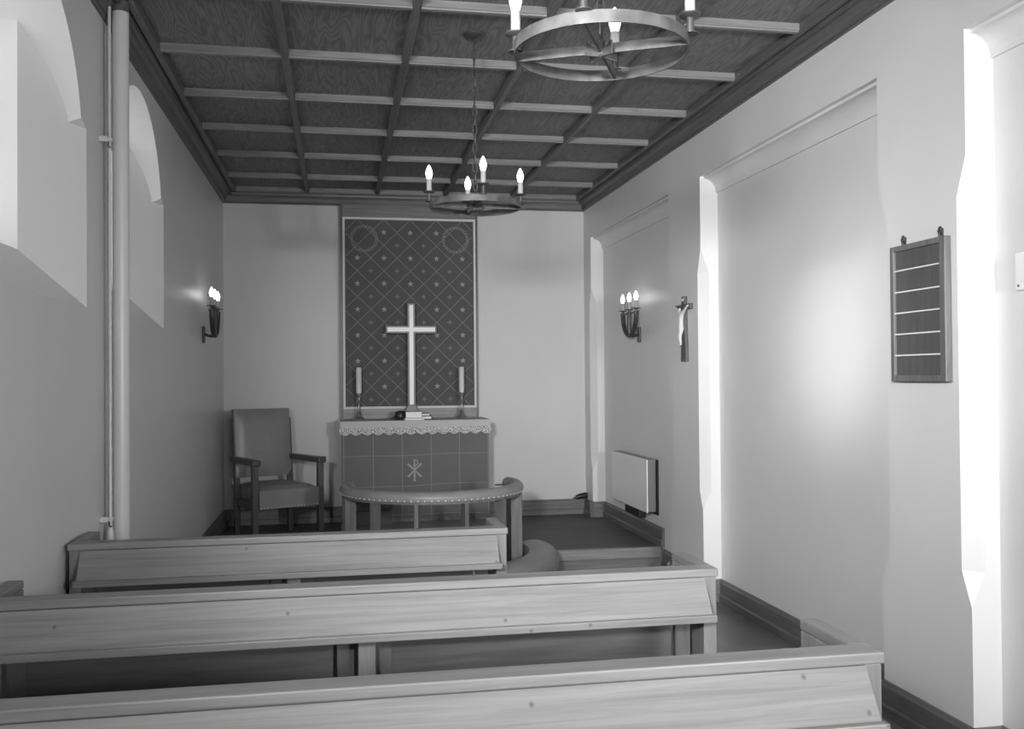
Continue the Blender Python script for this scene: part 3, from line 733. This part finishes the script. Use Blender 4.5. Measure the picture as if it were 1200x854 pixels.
# ------------------------------------------------------------------ things on the right wall
cf = thing('crucifix', 'small dark crucifix with pale figure on the pier', 'crucifix', (XR, 6.245, 1.60))
b = MB()
b.loft([[(x, y, z) for x, y in ((0, -h_), (-.022, -h_), (-.022, h_), (0, h_))] for z, h_ in ((0, .052), (.30, .032), (.452, .030))])
b.build('upright', DARKWOOD, cf, bevel=.002)
MB().box(-.024, 0, -.138, .142, .358, .396).build('crossbar', DARKWOOD, cf, bevel=.002)
MB().box(-.027, -.022, -.018, .02, .418, .436).build('title_plate', IVORY, cf)
def skin_mesh(name, verts, edges, radii, m_, parent, lv=2):
    me = bpy.data.meshes.new(name); me.from_pydata(verts, edges, []); o = bpy.data.objects.new(name, me); COL.objects.link(o); o.parent = parent
    me.materials.append(m_)
    s = o.modifiers.new('skin', 'SKIN'); sv = me.skin_vertices[0].data
    for i, r_ in enumerate(radii): sv[i].radius = r_ if isinstance(r_, tuple) else (r_, r_)
    sv[0].use_root = True
    s.use_smooth_shade = True
    d = o.modifiers.new('sub', 'SUBSURF'); d.levels = lv; d.render_levels = lv
    return o
fx_ = -.036
V_ = [(fx_, 0, .235), (fx_, 0, .275), (fx_, 0, .318), (fx_, 0, .338), (fx_-.006, .006, .352), (fx_-.008, .010, .372), (fx_, .028, .330), (fx_, .064, .350), (fx_+.004, .108, .378), (fx_+.006, .122, .382),
      (fx_, -.028, .330), (fx_, -.064, .350), (fx_+.004, -.108, .378), (fx_+.006, -.122, .382), (fx_-.002, .010, .215), (fx_-.014, .010, .172), (fx_-.004, .006, .125), (fx_-.008, .004, .108), (fx_-.002, -.010, .215), (fx_-.012, -.006, .170), (fx_-.004, -.002, .125), (fx_-.008, -.002, .110)]
E_ = [(0, 1), (1, 2), (2, 3), (3, 4), (4, 5), (3, 6), (6, 7), (7, 8), (8, 9), (3, 10), (10, 11), (11, 12), (12, 13), (0, 14), (14, 15), (15, 16), (16, 17), (0, 18), (18, 19), (19, 20), (20, 21)]
R_ = [.021, .019, .025, .018, .010, .016, .014, .010, .0075, .007, .014, .010, .0075, .007, .016, .013, .009, .008, .016, .013, .009, .008]
fg = skin_mesh('figure', V_, E_, R_, IVORY, cf); fg['label'] = 'pale figure with outstretched arms'
MB().lathe([(.019, -.012), (.023, .0), (.021, .022), (.016, .026)], (fx_, 0, .222), 12).build('loincloth', IVORY, cf, smooth=True)

hb = thing('hymn_board', 'dark wooden hymn board with five pale rails hung on the pier', 'hymn board', (XR, 3.535, 1.468))
hy, hh = .188, .578
MB().box(-.020, -.004, -hy+.02, hy-.02, .02, hh-.02).build('board_panel', BOARD, hb)
MB().box(-.032, -.002, -hy, -hy+.036, 0, hh).build('frame_stile', BOARDF, hb, bevel=.003); MB().box(-.032, -.002, hy-.026, hy, 0, hh).build('frame_stile', BOARDF, hb, bevel=.003)
MB().box(-.031, -.002, -hy+.036, hy-.026, 0, .026).build('frame_rail', BOARDF, hb, bevel=.002); MB().box(-.031, -.002, -hy+.036, hy-.026, hh-.024, hh).build('frame_rail', BOARDF, hb, bevel=.002)
for z in (1.579, 1.669, 1.759, 1.848, 1.940):
    MB().box(-.027, -.019, -hy+.036, hy-.026, z-1.468-.0028, z-1.468+.0028).build('number_rail', INLAY, hb)
for y in (-.135, .116):
    MB().tube([(-.018, y, hh-.004), (-.018, y, hh+.018), (-.018, y+.008, hh+.026), (-.010, y, hh+.030), (-.006, y-.006, hh+.022), (-.002, y, hh+.02)], .0032, 8).build('hook', IRON, hb, smooth=True)
    MB().lathe([(.004, 0), (.010, .003), (.004, .010), (.009, .020), (.003, .030)], (-.012, y, hh+.014), 10).build('hook_ornament', IRON, hb, smooth=True)
    MB().box(-.008, 0, y-.006, y+.006, hh+.006, hh+.036).build('hook_plate', IRON, hb)

ht = thing('wall_heater', 'white enamelled electric heater mounted in the niche below the sconce', 'heater', (XN, 7.69, .40))
MB().box(-.012, 0, -.482, .47, -.010, .430).build('wall_bracket', HBACK, ht)
MB().box(-.092, -.0125, -.462, .48, .012, .436).build('casing', HSIDE, ht, bevel=.012, segs=3)
MB().box(-.102, -.0925, -.49, .495, .012, .436).build('front_plate', ENAMEL, ht, bevel=.003)
MB().box(-.085, -.02, -.22, .16, -.062, .012).build('control_box', HBACK, ht, bevel=.01)
MB().box(-.02, 0, -.02, .02, -.02, .0).build('cable_stub', HBACK, ht)

pg = thing('cable_plug', 'black cable plug sitting on the baseboard in the far corner', 'plug', (2.335, 8.955, ZS+h))
MB().tube([(-.068, -.012, .018), (-.05, -.012, .022), (-.02, -.010, .030), (.02, -.008, .034), (.05, -.006, .036)], [.016, .022, .026, .030, .026], 12).build('plug_body', BLACK, pg, smooth=True)
MB().tube([(-.09, -.016, .012), (-.065, -.013, .017)], .006, 8).build('plug_pin', IRON, pg)
MB().tube([(.045, -.006, .036), (.06, -.02, .02), (.066, -.03, -.03), (.060, -.035, -.10), (.04, -.04, -.14)], .005, 8).build('cable', PLASTIC, pg, smooth=True)

sw = thing('light_switch', 'white wall switch at the right picture edge', 'switch', (XN, 3.075, 1.808))
MB().box(-.022, 0, -.052, .052, 0, .14).build('switch_case', PLASTIC, sw, bevel=.008, segs=3)
MB().box(-.028, -.0222, -.030, .030, .03, .11).build('rocker', PLASTIC, sw, bevel=.003)
MB().tube([(-.012, -.01, .139), (-.012, -.008, .155), (-.008, .006, .152)], .004, 6).build('cable_clip', IRON, sw)
MB().box(-.0235, -.022, .028, .036, .012, .020).build('screw', IRON, sw)

# ------------------------------------------------------------------ pipes
tp = thing('heating_pipe', 'thick white painted pipe rising between the two windows', 'pipe', (-.958, 4.50, 0))
MB().lathe([(.036, 0), (.036, 3.16)], n=28).build('pipe', PIPE, tp, smooth=True)
MB().lathe([(.037, 3.16), (.037, ZP)], n=28).build('pipe_head', CROWN_Y, tp, smooth=True)
tn = thing('thin_pipe', 'thin white pipe beside the thick pipe', 'pipe', (-.990, 4.432, 0))
MB().lathe([(.014, 0), (.014, .76), (.016, .80), (.0135, .84), (.0068, .86), (.0068, 3.16)], n=16).build('pipe', PIPE, tn, smooth=True)
MB().lathe([(.0075, 3.16), (.0075, ZP)], n=16).build('pipe_head', CROWN_Y, tn, smooth=True)
for z in (.89, 2.565):
    MB().box(-.04, -.006, -.030, -.014, z-.012, z+.012).build('wall_bracket', PIPE, tn, bevel=.003)
    MB().box(-.012, .012, -.018, .012, z-.009, z+.009).build('clamp', PIPE, tn, bevel=.003)
    MB().tube([(-.002, -.012, z-.012), (-.004, -.012, z-.03), (.006, -.008, z-.034)], .004, 8).build('clamp_screw', IRON, tn)
